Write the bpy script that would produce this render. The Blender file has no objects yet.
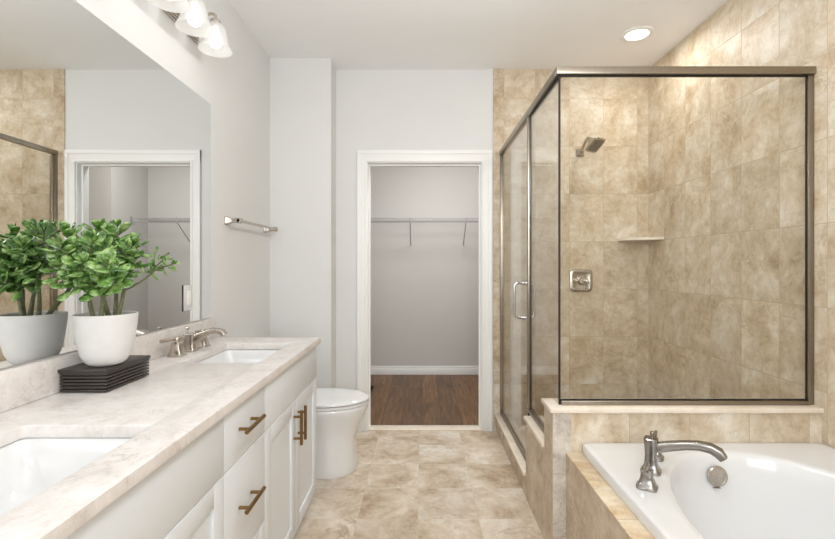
import bpy, bmesh, math, random
from mathutils import Vector, Matrix

random.seed(7)
SC = bpy.context.scene
COL = SC.collection
PI = math.pi

# ------------------------------------------------------------------ camera
F, CX, CY, CAMZ = 450.0, 422.0, 265.0, 1.256
cam = bpy.data.cameras.new('camera')
cam.sensor_fit = 'HORIZONTAL'
cam.sensor_width = 36.0
cam.lens = F / 835.0 * 36.0
cam.shift_x = -(CX - 417.5) / 835.0
cam.shift_y = -(269.5 - CY) / 835.0
cam.clip_start = 0.02
camo = bpy.data.objects.new('camera', cam)
camo.location = (0, 0, CAMZ)
camo.rotation_euler = (PI / 2, 0, 0)
COL.objects.link(camo)
SC.camera = camo

# ------------------------------------------------------------------ world, lights, exposure
world = bpy.data.worlds.new('world')
SC.world = world
world.use_nodes = True
world.node_tree.nodes['Background'].inputs[0].default_value = (0.9, 0.95, 1.0, 1)
world.node_tree.nodes['Background'].inputs[1].default_value = 0.6

SC.view_settings.view_transform = 'Standard'
SC.view_settings.look = 'None'
SC.view_settings.gamma = 1.0
SC.view_settings.use_curve_mapping = False
SC.view_settings.exposure = 0.22


def area(name, loc, direction, sx, sy, power, color=(1, 1, 1), shape='RECTANGLE'):
    l = bpy.data.lights.new(name, 'AREA')
    l.shape = shape
    l.size = sx
    l.size_y = sy
    l.energy = power
    l.color = color
    o = bpy.data.objects.new(name, l)
    o.location = loc
    o.rotation_euler = Vector(direction).to_track_quat('-Z', 'Y').to_euler()
    COL.objects.link(o)
    return o


def point(name, loc, power, color=(1, 0.96, 0.9), r=0.03):
    l = bpy.data.lights.new(name, 'POINT')
    l.energy = power
    l.color = color
    l.shadow_soft_size = r
    o = bpy.data.objects.new(name, l)
    o.location = loc
    COL.objects.link(o)
    return o


area('added_window_fill', (0.25, -1.28, 1.62), (0, 1, 0.10), 1.9, 1.3, 30, (0.965, 0.985, 1.0))  # soft fill through the unseen window added behind the camera
point('unseen_fill_rear', (0.30, -0.45, 2.25), 22, (0.965, 0.985, 1.0), 0.16)  # added fill point without a fixture, brightens ceiling and walls from behind
point('unseen_fill_middle', (0.25, 1.42, 2.14), 21, (0.965, 0.985, 1.0), 0.14)  # second added fill point, out of view, lifts the visible ceiling
area('shower_downlight', (1.381, 2.89, 2.715), (0, 0, -1), 0.13, 0.13, 3.8, (1.0, 0.97, 0.93), 'DISK')
area('closet_ceiling_lamp', (0.25, 4.0, 2.70), (0, 0, -1), 0.5, 0.5, 21, (0.98, 1.0, 0.99), 'DISK')


# ------------------------------------------------------------------ material helpers
def lin(c):
    def f(v):
        v /= 255.0
        return v / 12.92 if v <= 0.04045 else ((v + 0.055) / 1.055) ** 2.4
    return (f(c[0]), f(c[1]), f(c[2]), 1.0)


class NT:
    def __init__(self, name):
        self.m = bpy.data.materials.new(name)
        self.m.use_nodes = True
        self.t = self.m.node_tree
        self.b = self.t.nodes['Principled BSDF']
        self.out = self.t.nodes['Material Output']

    def n(self, typ, **kw):
        nd = self.t.nodes.new(typ)
        for k, v in kw.items():
            setattr(nd, k, v)
        return nd

    def l(self, a, b):
        self.t.links.new(a, b)

    def math(self, op, a, b=None, c=None):
        nd = self.n('ShaderNodeMath', operation=op)
        for i, v in enumerate((a, b, c)):
            if v is None:
                continue
            if isinstance(v, (int, float)):
                nd.inputs[i].default_value = v
            else:
                self.l(v, nd.inputs[i])
        return nd.outputs[0]

    def noise(self, vec, scale, detail=4, rough=0.55, dist=0.0):
        nd = self.n('ShaderNodeTexNoise')
        nd.inputs['Scale'].default_value = scale
        nd.inputs['Detail'].default_value = detail
        nd.inputs['Roughness'].default_value = rough
        nd.inputs['Distortion'].default_value = dist
        if vec is not None:
            self.l(vec, nd.inputs['Vector'])
        return nd.outputs['Fac']

    def ramp(self, fac, stops):
        nd = self.n('ShaderNodeValToRGB')
        e = nd.color_ramp.elements
        while len(e) < len(stops):
            e.new(0.5)
        for i, (p, c) in enumerate(stops):
            e[i].position = p
            e[i].color = c if len(c) == 4 else lin(c)
        self.l(fac, nd.inputs[0])
        return nd.outputs[0]

    def mix(self, fac, a, b, mode='MIX'):
        nd = self.n('ShaderNodeMix', data_type='RGBA', blend_type=mode)
        for i, v in ((0, fac), (6, a), (7, b)):
            if isinstance(v, (int, float)):
                nd.inputs[i].default_value = v
            elif isinstance(v, tuple):
                nd.inputs[i].default_value = v if len(v) == 4 else lin(v)
            else:
                self.l(v, nd.inputs[i])
        return nd.outputs[2]

    def pos(self):
        return self.n('ShaderNodeNewGeometry').outputs['Position']

    def bump(self, h, strength, dist=0.002):
        nd = self.n('ShaderNodeBump')
        nd.inputs['Strength'].default_value = strength
        nd.inputs['Distance'].default_value = dist
        self.l(h, nd.inputs['Height'])
        self.l(nd.outputs[0], self.b.inputs['Normal'])

    def setp(self, rough=0.5, metal=0.0, spec=0.5, coat=0.0):
        self.b.inputs['Roughness'].default_value = rough
        self.b.inputs['Metallic'].default_value = metal
        self.b.inputs['Specular IOR Level'].default_value = spec
        self.b.inputs['Coat Weight'].default_value = coat


def plain(name, c, rough=0.5, metal=0.0, spec=0.5, vary=0.03, scale=14, coat=0.0, bump=0.0):
    """one colour with a faint procedural mottling"""
    k = NT(name)
    k.setp(rough, metal, spec, coat)
    co = k.n('ShaderNodeTexCoord').outputs['Object']
    n = k.noise(co, scale, 3)
    c = lin(c)
    a = tuple(max(0, v * (1 - vary)) for v in c[:3]) + (1,)
    b = tuple(min(1, v * (1 + vary)) for v in c[:3]) + (1,)
    k.l(k.ramp(n, [(0.3, a), (0.7, b)]), k.b.inputs['Base Color'])
    if bump:
        k.bump(k.noise(co, scale * 12, 3), bump, 0.001)
    return k.m


def stone(k, vec, stops, vein, vein_amt, scale=2.6, speck=0.75, soft=0.32):
    """cloudy travertine colour from a 3D noise field"""
    lo, hi = stops[0][0], stops[-1][0]
    st = [(0.5 - soft / 2 + soft * (p - lo) / (hi - lo), c) for p, c in stops]
    n1 = k.noise(vec, scale * 2.0, 10, 0.72, 0.35)
    base = k.ramp(n1, st)
    n2 = k.noise(vec, scale * 1.3, 8, 0.66, 1.2)
    v = k.math('ABSOLUTE', k.math('SUBTRACT', n2, 0.5))
    v = k.ramp(v, [(0.0, (1, 1, 1, 1)), (0.022, (0, 0, 0, 1))])
    patch = k.ramp(k.noise(vec, scale * 1.3, 4), [(0.47, (0, 0, 0, 1)), (0.62, (1, 1, 1, 1))])
    v = k.math('MULTIPLY', k.math('MULTIPLY', v, patch), min(1.0, vein_amt * 2.0))
    base = k.mix(v, base, vein)
    n3 = k.noise(vec, scale * 9, 6, 0.74, 0.4)
    sp = k.ramp(n3, [(0.36, (0.82, 0.79, 0.74, 1)), (0.5, (1, 1, 1, 1)), (0.68, (1.05, 1.05, 1.06, 1))])
    return k.mix(speck, base, sp, 'MULTIPLY')


def tile(name, ua, va, u0, v0, uw, vh, stops, vein, vein_amt, grout, gw=0.003,
         rough=0.45, tint=0.10, stagger=0.0, scale=2.6):
    k = NT(name)
    k.setp(rough, 0, 0.45)
    p = k.pos()
    s = k.n('ShaderNodeSeparateXYZ')
    k.l(p, s.inputs[0])
    v = k.math('DIVIDE', k.math('SUBTRACT', s.outputs[va], v0), vh)
    fv = k.math('FLOOR', v)
    u = k.math('DIVIDE', k.math('SUBTRACT', s.outputs[ua], u0), uw)
    if stagger:
        u = k.math('ADD', u, k.math('MULTIPLY', fv, stagger))
    fu = k.math('FLOOR', u)
    cu = k.math('SUBTRACT', u, fu)
    cv = k.math('SUBTRACT', v, fv)
    du = k.math('MULTIPLY', k.math('MINIMUM', cu, k.math('SUBTRACT', 1.0, cu)), uw)
    dv = k.math('MULTIPLY', k.math('MINIMUM', cv, k.math('SUBTRACT', 1.0, cv)), vh)
    d = k.math('MINIMUM', du, dv)
    g = k.math('LESS_THAN', d, gw / 2)
    c = k.n('ShaderNodeCombineXYZ')
    k.l(fu, c.inputs[0])
    k.l(fv, c.inputs[1])
    c.inputs[2].default_value = u0 + v0
    wn = k.n('ShaderNodeTexWhiteNoise', noise_dimensions='3D')
    k.l(c.outputs[0], wn.inputs['Vector'])
    off = k.n('ShaderNodeVectorMath', operation='SCALE')
    k.l(wn.outputs['Color'], off.inputs[0])
    off.inputs['Scale'].default_value = 17.0
    ad = k.n('ShaderNodeVectorMath', operation='ADD')
    k.l(p, ad.inputs[0])
    k.l(off.outputs[0], ad.inputs[1])
    col = stone(k, ad.outputs[0], stops, vein, vein_amt, scale)
    br = k.math('ADD', k.math('MULTIPLY', wn.outputs['Value'], tint), 1.0 - tint)
    sc = k.n('ShaderNodeVectorMath', operation='SCALE')
    k.l(col, sc.inputs[0])
    k.l(br, sc.inputs['Scale'])
    col = k.mix(g, sc.outputs[0], grout)
    k.l(col, k.b.inputs['Base Color'])
    h = k.n('ShaderNodeMapRange')
    k.l(d, h.inputs[0])
    h.inputs[1].default_value = 0.0
    h.inputs[2].default_value = gw
    k.bump(h.outputs[0], 0.35, 0.002)
    return k.m


WARM = [(0.25, (184, 161, 130)), (0.42, (206, 187, 160)), (0.55, (217, 202, 179)), (0.75, (232, 223, 208))]
GROUT = (186, 168, 142)
M = {}
M['tile_x'] = tile('travertine_wall_tile_facing_camera', 0, 2, 0.602, -0.006, 0.257, 0.36, WARM, (188, 160, 122), 0.25, GROUT)
M['tile_y'] = tile('travertine_wall_tile_on_side_wall', 1, 2, 1.903, -0.006, 0.257, 0.36, WARM, (238, 228, 208), 0.3, GROUT)
M['tile_knee'] = tile('travertine_tile_below_ledge', 0, 2, 0.633, 0.27, 0.257, 0.36, WARM, (230, 218, 198), 0.3, GROUT)
M['tile_kneeside'] = tile('travertine_tile_on_ledge_side', 1, 2, 1.93, 0.27, 0.6, 0.6,
                          [(0.25, (186, 160, 136)), (0.5, (212, 192, 168)), (0.75, (226, 212, 192))], (172, 142, 116), 0.3, GROUT, scale=3.6)
GRAY = [(0.25, (176, 166, 156)), (0.45, (200, 192, 182)), (0.6, (214, 206, 196)), (0.8, (226, 220, 210))]
M['tile_trim'] = tile('travertine_bullnose_trim', 0, 2, 0.4, 0.10, 0.5, 0.257, WARM, (180, 160, 138), 0.25, GROUT, scale=4)
M['tile_gray'] = tile('gray_bullnose_trim', 0, 2, 0.3, 0.09, 0.5, 0.27, GRAY, (160, 146, 134), 0.35, GROUT, scale=5)
M['tile_deck'] = tile('travertine_deck_tile', 1, 0, 1.93, 0.3, 0.257, 1.0,
                      [(0.25, (196, 166, 128)), (0.45, (216, 192, 158)), (0.6, (226, 208, 180)), (0.8, (236, 224, 202))], (190, 160, 124), 0.25, GROUT, scale=4)
M['tile_floor'] = tile('travertine_floor_tile', 0, 1, -0.02, 2.226, 0.3, 0.305,
                       [(0.22, (166, 140, 114)), (0.4, (203, 184, 161)), (0.55, (219, 205, 187)), (0.75, (234, 227, 216))],
                       (158, 130, 100), 0.32, (206, 190, 168), 0.003, 0.28, 0.08, scale=1.6)


def marble(name, stops, vein, amt, rough, scale, speck=0.3, soft=0.5):
    k = NT(name)
    k.setp(rough, 0, 0.5)
    k.l(stone(k, k.pos(), stops, vein, amt, scale, speck, soft), k.b.inputs['Base Color'])
    return k.m


M['cap'] = marble('cream_marble_cap', [(0.25, (222, 205, 184)), (0.55, (236, 224, 208)), (0.8, (242, 234, 222))], (226, 206, 180), 0.3, 0.25, 3)
M['quartz'] = marble('cream_quartz', [(0.25, (207, 200, 195)), (0.45, (221, 215, 211)), (0.6, (226, 221, 218)), (0.8, (233, 230, 227))],
                     (190, 180, 172), 0.35, 0.36, 6, 0.4, 0.42)
M['paint'] = plain('warm_gray_wall_paint', (224, 224, 223), 0.75, spec=0.2, vary=0.01, scale=3, bump=0.03)
M['ceil'] = plain('white_ceiling_paint', (247, 247, 247), 0.85, spec=0.1, vary=0.01, scale=3)
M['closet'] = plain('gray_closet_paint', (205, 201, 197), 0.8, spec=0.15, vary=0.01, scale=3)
M['trimw'] = plain('white_trim_paint', (242, 242, 240), 0.4, vary=0.005)
M['cab'] = plain('white_cabinet_lacquer', (222, 226, 230), 0.38, vary=0.006)
M['porc'] = plain('white_porcelain', (229, 229, 229), 0.09, spec=0.6, vary=0.004, coat=0.4)
M['acryl'] = plain('white_tub_acrylic', (226, 226, 226), 0.14, spec=0.55, vary=0.004, coat=0.3)
M['nickel'] = plain('brushed_nickel', (190, 182, 172), 0.27, 1.0, vary=0.04, scale=60)
M['gun'] = plain('satin_nickel_tub_filler', (158, 155, 151), 0.22, 1.0, vary=0.04, scale=60)
M['chrome'] = plain('polished_chrome', (205, 204, 202), 0.14, 1.0, vary=0.02, scale=30)
M['frame'] = plain('bronzed_nickel_frame', (152, 143, 130), 0.3, 1.0, vary=0.04, scale=50)
M['brass'] = plain('aged_brass', (136, 108, 68), 0.32, 1.0, vary=0.08, scale=80)
M['black'] = plain('black_rubber_gasket', (18, 17, 16), 0.5)
M['ebony'] = plain('black_lacquer_wood', (54, 49, 46), 0.4, vary=0.15, scale=20)
M['dark'] = plain('dark_gap', (30, 28, 26), 0.8)
M['concrete'] = plain('pale_gray_ceramic', (214, 213, 211), 0.6, vary=0.03, scale=25, bump=0.1)
M['soil'] = plain('dark_potting_soil', (52, 42, 34), 0.95, vary=0.5, scale=150, bump=0.5)
M['wire'] = plain('white_wire_shade_gray', (168, 166, 164), 0.4)  # wire is white; its shading is put into the gray base colour
M['plate'] = plain('pale_outlet_plate', (214, 213, 211), 0.25)
M['plastic'] = plain('white_plastic', (240, 240, 238), 0.35)

k = NT('mirror_silver')
k.setp(0.0, 1.0)
k.b.inputs['Base Color'].default_value = (0.86, 0.875, 0.87, 1)
M['mirror'] = k.m

k = NT('clear_shower_glass')
lw = k.n('ShaderNodeLayerWeight')
lw.inputs[0].default_value = 0.5
sch = k.math('ADD', k.math('MULTIPLY', k.math('POWER', lw.outputs['Facing'], 5.0), 0.96), 0.025)
tr = k.n('ShaderNodeBsdfTransparent')
tr.inputs[0].default_value = (0.985, 0.988, 0.978, 1)
gl = k.n('ShaderNodeBsdfGlossy')
gl.inputs['Roughness'].default_value = 0.0
mx = k.n('ShaderNodeMixShader')
k.l(sch, mx.inputs[0])
k.l(tr.outputs[0], mx.inputs[1])
k.l(gl.outputs[0], mx.inputs[2])
k.l(mx.outputs[0], k.out.inputs['Surface'])
M['glass'] = k.m

k = NT('frosted_lamp_glass')
k.setp(0.5, 0, 0.5)
k.b.inputs['Base Color'].default_value = (0.80, 0.80, 0.79, 1)
k.b.inputs['Transmission Weight'].default_value = 0.75
k.b.inputs['IOR'].default_value = 1.2
k.b.inputs['Emission Color'].default_value = (1, 0.97, 0.93, 1)
k.b.inputs['Emission Strength'].default_value = 0.08
M['shade'] = k.m


def emit(name, c, s):
    k = NT(name)
    k.b.inputs['Base Color'].default_value = c
    k.b.inputs['Emission Color'].default_value = c
    k.b.inputs['Emission Strength'].default_value = s
    return k.m


M['bulb'] = emit('glowing_bulb', (1, 0.97, 0.92, 1), 1.3)
M['diffuser'] = emit('glowing_downlight_diffuser', (1, 0.97, 0.92, 1), 5.0)

# plank floor
k = NT('brown_plank_floor')
k.setp(0.42, 0, 0.4)
p = k.pos()
s = k.n('ShaderNodeSeparateXYZ')
k.l(p, s.inputs[0])
u = k.math('DIVIDE', s.outputs[0], 0.16)
fu = k.math('FLOOR', u)
wn1 = k.n('ShaderNodeTexWhiteNoise', noise_dimensions='1D')
k.l(fu, wn1.inputs['W'])
v = k.math('ADD', k.math('DIVIDE', s.outputs[1], 1.2), wn1.outputs['Value'])
fv = k.math('FLOOR', v)
c = k.n('ShaderNodeCombineXYZ')
k.l(fu, c.inputs[0])
k.l(fv, c.inputs[1])
wn2 = k.n('ShaderNodeTexWhiteNoise', noise_dimensions='3D')
k.l(c.outputs[0], wn2.inputs['Vector'])
cc = k.n('ShaderNodeCombineXYZ')
k.l(k.math('MULTIPLY', s.outputs[0], 14.0), cc.inputs[0])
k.l(k.math('MULTIPLY', s.outputs[1], 1.3), cc.inputs[1])
k.l(k.math('MULTIPLY', wn2.outputs['Value'], 30.0), cc.inputs[2])
gr = k.noise(cc.outputs[0], 2.2, 6, 0.6, 0.8)
col = k.ramp(gr, [(0.25, (82, 58, 38)), (0.5, (114, 84, 58)), (0.75, (144, 112, 80))])
tn = k.ramp(wn2.outputs['Value'], [(0.0, (0.72, 0.72, 0.74, 1)), (1.0, (1.2, 1.15, 1.08, 1))])
col = k.mix(1.0, col, tn, 'MULTIPLY')
fr = k.math('SUBTRACT', u, fu)
g = k.math('LESS_THAN', k.math('MINIMUM', fr, k.math('SUBTRACT', 1.0, fr)), 0.012)
col = k.mix(g, col, (58, 42, 32))
k.l(col, k.b.inputs['Base Color'])
M['plank'] = k.m

# plant
k = NT('jade_leaf')
k.setp(0.24, 0, 0.6)
co = k.pos()
n = k.noise(co, 45, 3, 0.6)
col = k.ramp(n, [(0.32, (48, 82, 34)), (0.5, (94, 134, 60)), (0.65, (162, 188, 120))])
k.l(col, k.b.inputs['Base Color'])
k.b.inputs['Subsurface Weight'].default_value = 0.0
M['leaf'] = k.m
k = NT('jade_stem')
k.setp(0.6)
co = k.n('ShaderNodeTexCoord').outputs['Object']
n = k.noise(co, 60, 4)
k.l(k.ramp(n, [(0.3, (92, 90, 70)), (0.55, (118, 122, 88)), (0.8, (134, 146, 100))]), k.b.inputs['Base Color'])
M['stem'] = k.m


# ------------------------------------------------------------------ mesh helpers
def bm_new():
    return bmesh.new()


def box(bm, x0, x1, y0, y1, z0, z1, bev=0.0, seg=2):
    r = bmesh.ops.create_cube(bm, size=1.0)
    vs = r['verts']
    for v in vs:
        v.co = Vector((x0 + (v.co.x + .5) * (x1 - x0), y0 + (v.co.y + .5) * (y1 - y0), z0 + (v.co.z + .5) * (z1 - z0)))
    if bev:
        es = list({e for v in vs for e in v.link_edges})
        bmesh.ops.bevel(bm, geom=vs + es, offset=bev, segments=seg, affect='EDGES', profile=0.5)
    return bm


def loft(bm, rings, cap0=True, cap1=True, closed=True):
    vr = [[bm.verts.new(p) for p in r] for r in rings]
    n = len(rings[0])
    for a, b in zip(vr, vr[1:]):
        for i in range(n if closed else n - 1):
            j = (i + 1) % n
            try:
                bm.faces.new((a[i], a[j], b[j], b[i]))
            except ValueError:
                pass
    if cap0:
        bm.faces.new(list(reversed(vr[0])))
    if cap1:
        bm.faces.new(vr[-1])
    return bm


def frame_of(t):
    t = t.normalized()
    a = Vector((0, 0, 1)) if abs(t.z) < 0.9 else Vector((1, 0, 0))
    x = t.cross(a).normalized()
    return x, t.cross(x).normalized()


def tube(bm, pts, r, n=12, caps=True, sq=None):
    """round tube (or a box section sq=(w,h)) along a polyline"""
    pts = [Vector(p) for p in pts]
    rs = r if isinstance(r, (list, tuple)) else [r] * len(pts)
    rings = []
    x = None
    for i, p in enumerate(pts):
        if i == 0:
            t = pts[1] - p
        elif i == len(pts) - 1:
            t = p - pts[i - 1]
        else:
            t = (pts[i + 1] - p).normalized() + (p - pts[i - 1]).normalized()
        t.normalize()
        if x is None:
            x, y = frame_of(t)
        else:
            x = (x - t * x.dot(t)).normalized()
            y = t.cross(x)
        rings.append([p + x * math.cos(a) * rs[i] + y * math.sin(a) * rs[i]
                      for a in [2 * PI * k / n for k in range(n)]])
    return loft(bm, rings, caps, caps)


def smooth_path(pts, n=6):
    pts = [Vector(p) for p in pts]
    out = []
    P = [pts[0] * 2 - pts[1]] + pts + [pts[-1] * 2 - pts[-2]]
    for i in range(1, len(P) - 2):
        a, b, c, d = P[i - 1:i + 3]
        for k in range(n):
            t = k / n
            out.append(0.5 * ((2 * b) + (c - a) * t + (2 * a - 5 * b + 4 * c - d) * t * t + (3 * b - a - 3 * c + d) * t ** 3))
    out.append(pts[-1])
    return out


def lathe(bm, prof, c, n=40, axis='Z', cap0=True, cap1=True):
    rings = []
    for r, h in prof:
        ring = []
        for k in range(n):
            a = 2 * PI * k / n
            q = (r * math.cos(a), r * math.sin(a), h)
            if axis == 'Y':
                q = (q[0], -q[2], q[1])
            elif axis == 'X':
                q = (q[2], q[0], q[1])
            ring.append((c[0] + q[0], c[1] + q[1], c[2] + q[2]))
        rings.append(ring)
    return loft(bm, rings, cap0, cap1)


def rrect(w, h, r, n=6):
    """rounded rectangle outline, centred"""
    out = []
    for cx, cy, a0 in ((w / 2 - r, h / 2 - r, 0), (-w / 2 + r, h / 2 - r, PI / 2), (-w / 2 + r, -h / 2 + r, PI), (w / 2 - r, -h / 2 + r, 1.5 * PI)):
        for k in range(n + 1):
            a = a0 + PI / 2 * k / n
            out.append((cx + r * math.cos(a), cy + r * math.sin(a)))
    return out


def xform(bm, mat, start=0):
    bm.verts.ensure_lookup_table()
    for v in list(bm.verts)[start:]:
        v.co = mat @ v.co


def obj(name, bm, mat, parent=None, smooth=35, origin=None):
    bmesh.ops.recalc_face_normals(bm, faces=bm.faces[:])
    if parent is not None and origin is None:
        origin = parent.get('_o', (0, 0, 0))
    me = bpy.data.meshes.new(name)
    if origin is None and bm.verts:
        xs = [v.co for v in bm.verts]
        lo = Vector((min(v.x for v in xs), min(v.y for v in xs), min(v.z for v in xs)))
        hi = Vector((max(v.x for v in xs), max(v.y for v in xs), max(v.z for v in xs)))
        origin = ((lo.x + hi.x) / 2, (lo.y + hi.y) / 2, lo.z)
    o = bpy.data.objects.new(name, me)
    if parent is None:
        oo = Vector(origin)
        for v in bm.verts:
            v.co -= oo
        o.location = oo
    else:
        root = parent
        oo = Vector()
        while root is not None:
            oo += root.location
            root = root.parent
        for v in bm.verts:
            v.co -= oo
        o.parent = parent
    bm.to_mesh(me)
    bm.free()
    for m in (mat if isinstance(mat, list) else [mat]):
        me.materials.append(m)
    if smooth:
        for p in me.polygons:
            p.use_smooth = True
        me.set_sharp_from_angle(angle=math.radians(smooth))
    COL.objects.link(o)
    return o


def tag(o, label, cat, group=None):
    o['label'] = label
    o['category'] = cat
    if group:
        o['group'] = group
    return o


def thing(name, label, cat, loc, group=None):
    o = bpy.data.objects.new(name, None)
    o.empty_display_size = 0.1
    o.location = loc
    COL.objects.link(o)
    return tag(o, label, cat, group)


def struct(name, bm, mat, smooth=35):
    o = obj(name, bm, mat, smooth=smooth)
    o['kind'] = 'structure'
    return o


def curve_plate(name, outlines, depth, mat, to_world, parent=None, bevel=0.0):
    """flat plate with holes: 2D outlines extruded to `depth`, mapped by to_world"""
    cu = bpy.data.curves.new(name, 'CURVE')
    cu.dimensions = '2D'
    cu.fill_mode = 'BOTH'
    for pts in outlines:
        sp = cu.splines.new('POLY')
        sp.points.add(len(pts) - 1)
        for q, (a, b) in zip(sp.points, pts):
            q.co = (a, b, 0, 1)
        sp.use_cyclic_u = True
    cu.extrude = depth / 2 - bevel
    cu.bevel_depth = bevel
    cu.bevel_resolution = 2
    cu.offset = -bevel
    tmp = bpy.data.objects.new('tmp', cu)
    COL.objects.link(tmp)
    dg = bpy.context.evaluated_depsgraph_get()
    me = bpy.data.meshes.new_from_object(tmp.evaluated_get(dg))
    bpy.data.objects.remove(tmp)
    bm = bmesh.new()
    bm.from_mesh(me)
    bmesh.ops.remove_doubles(bm, verts=bm.verts[:], dist=1e-5)
    for v in bm.verts:
        v.co = Vector(to_world(v.co.x, v.co.y, v.co.z))
    return bm


# ------------------------------------------------------------------ dimensions
XL, XR = -1.09, 1.715
YB = 3.416           # wall with the closet door
ZC = 2.74
YF = -1.3
BUMP_X, BUMP_Y = -0.652, 3.226
TILE_X = 0.54

# ------------------------------------------------------------------ room shell
bm = bm_new(); box(bm, XL - .12, XR + .12, YF - .12, YB + .06, -.1, 0); struct('floor', bm, M['tile_floor'])
bm = bm_new(); box(bm, XL - .12, XR + .12, YF - .12, YB + .12, ZC, ZC + .1); struct('ceiling', bm, M['ceil'])
bm = bm_new(); box(bm, XL - .12, XL, YF - .12, YB + .12, 0, ZC); struct('wall_left', bm, M['paint'])
bm = bm_new(); box(bm, XR, XR + .12, YF - .12, YB + .12, 0, ZC); struct('wall_right', bm, M['tile_y'])
# wall behind the camera; its wide window is unseen, added for fill light
wx0, wx1, vz0, vz1 = -0.7, 1.2, 0.95, 2.27
bm = bm_new()
for a in ((XL, wx0, 0, ZC), (wx1, XR, 0, ZC), (wx0, wx1, 0, vz0), (wx0, wx1, vz1, ZC)):
    box(bm, a[0], a[1], YF - .12, YF, a[2], a[3])
struct('wall_front', bm, M['paint'])
bm = bm_new()
for a in ((wx0, wx0 + .05, vz0, vz1), (wx1 - .05, wx1, vz0, vz1), (wx0 + .05, wx1 - .05, vz0, vz0 + .05), (wx0 + .05, wx1 - .05, vz1 - .05, vz1),
          (.23, .27, vz0 + .05, vz1 - .05)):
    box(bm, a[0], a[1], YF - .09, YF - .03, a[2], a[3])
struct('added_window_1', bm, M['trimw'])
# back wall: painted part around the door, tiled part in and beside the shower
DX0, DX1, DZ = -0.410, 0.450, 2.03
bm = bm_new()
box(bm, XL - .12, DX0 - .02, YB, YB + .12, 0, ZC)
box(bm, DX1 + .02, TILE_X, YB, YB + .12, 0, ZC)
box(bm, DX0 - .02, DX1 + .02, YB, YB + .12, DZ + .02, ZC)
struct('wall_back', bm, M['paint'])
bm = bm_new(); box(bm, TILE_X + .083, XR + .12, YB - .008, YB + .12, 0, ZC); struct('wall_shower', bm, M['tile_x'])
bm = bm_new(); box(bm, TILE_X, TILE_X + .082, YB - .009, YB + .12, 0, ZC); struct('trim_1', bm, M['tile_trim'])
bm = bm_new(); box(bm, XL - .05, BUMP_X, BUMP_Y, YB + .05, 0, ZC); struct('wall_chase', bm, M['paint'])

# door frame: jambs, stops, casing on the bathroom side
bm = bm_new()
for s, xe in ((-1, DX0), (1, DX1)):
    box(bm, min(xe, xe + s * .019), max(xe, xe + s * .019), YB - .001, YB + .121, 0, DZ + .019)
    box(bm, min(xe, xe - s * .012), max(xe, xe - s * .012), YB + .045, YB + .08, 0, DZ - .012)
    a, b = xe + s * .006, xe + s * .081
    box(bm, min(a, b), max(a, b), YB - .014, YB, 0, DZ + .096, .002)
    a, b = xe + s * .055, xe + s * .081
    box(bm, min(a, b), max(a, b), YB - .021, YB - .013, 0, DZ + .096, .002)
    a, b = xe + s * .006, xe + s * .022
    box(bm, min(a, b), max(a, b), YB - .018, YB - .013, 0, DZ + .02, .002)
box(bm, DX0, DX1, YB - .001, YB + .121, DZ, DZ + .019)
box(bm, DX0, DX1, YB + .045, YB + .08, DZ - .012, DZ)
box(bm, DX0 - .081, DX1 + .081, YB - .0142, YB, DZ + .006, DZ + .0962, .002)
box(bm, DX0 - .081, DX1 + .081, YB - .0212, YB - .013, DZ + .066, DZ + .0962, .002)
box(bm, DX0 - .022, DX1 + .022, YB - .0182, YB - .013, DZ + .006, DZ + .022, .002)
struct('door_1', bm, M['trimw'])
bm = bm_new(); box(bm, DX0, DX1, YB - .008, YB + .09, 0, .009, .002); struct('trim_2', bm, M['cap'])
# baseboards
bm = bm_new(); box(bm, BUMP_X + .002, DX0 - .083, YB - .014, YB, 0, .11, .003); struct('baseboard_back', bm, M['trimw'])
bm = bm_new(); box(bm, XL, BUMP_X + .014, BUMP_Y - .014, BUMP_Y, 0, .11, .003); struct('baseboard_chase', bm, M['trimw'])

# ------------------------------------------------------------------ closet shell
CY1, CXL, CXR = 5.16, -1.35, 0.974
bm = bm_new(); box(bm, CXL - .1, 1.9, YB + .06, CY1 + .1, -.1, 0); struct('floor_closet', bm, M['plank'])
bm = bm_new(); box(bm, CXL - .1, 1.9, YB + .12, CY1 + .1, ZC, ZC + .1); struct('ceiling_closet', bm, M['ceil'])
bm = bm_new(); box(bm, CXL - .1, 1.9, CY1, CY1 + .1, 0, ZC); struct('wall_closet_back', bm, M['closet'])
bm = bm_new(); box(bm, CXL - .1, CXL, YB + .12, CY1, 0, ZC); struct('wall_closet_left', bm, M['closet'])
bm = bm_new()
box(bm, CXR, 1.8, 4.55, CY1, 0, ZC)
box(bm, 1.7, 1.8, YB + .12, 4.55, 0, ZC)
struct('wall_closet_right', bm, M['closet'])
bm = bm_new(); box(bm, CXL, CXR, CY1 - .015, CY1, 0, .075, .002); box(bm, CXL, CXR, CY1 - .010, CY1, .075, .098, .003); struct('baseboard_closet', bm, M['trimw'])

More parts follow.
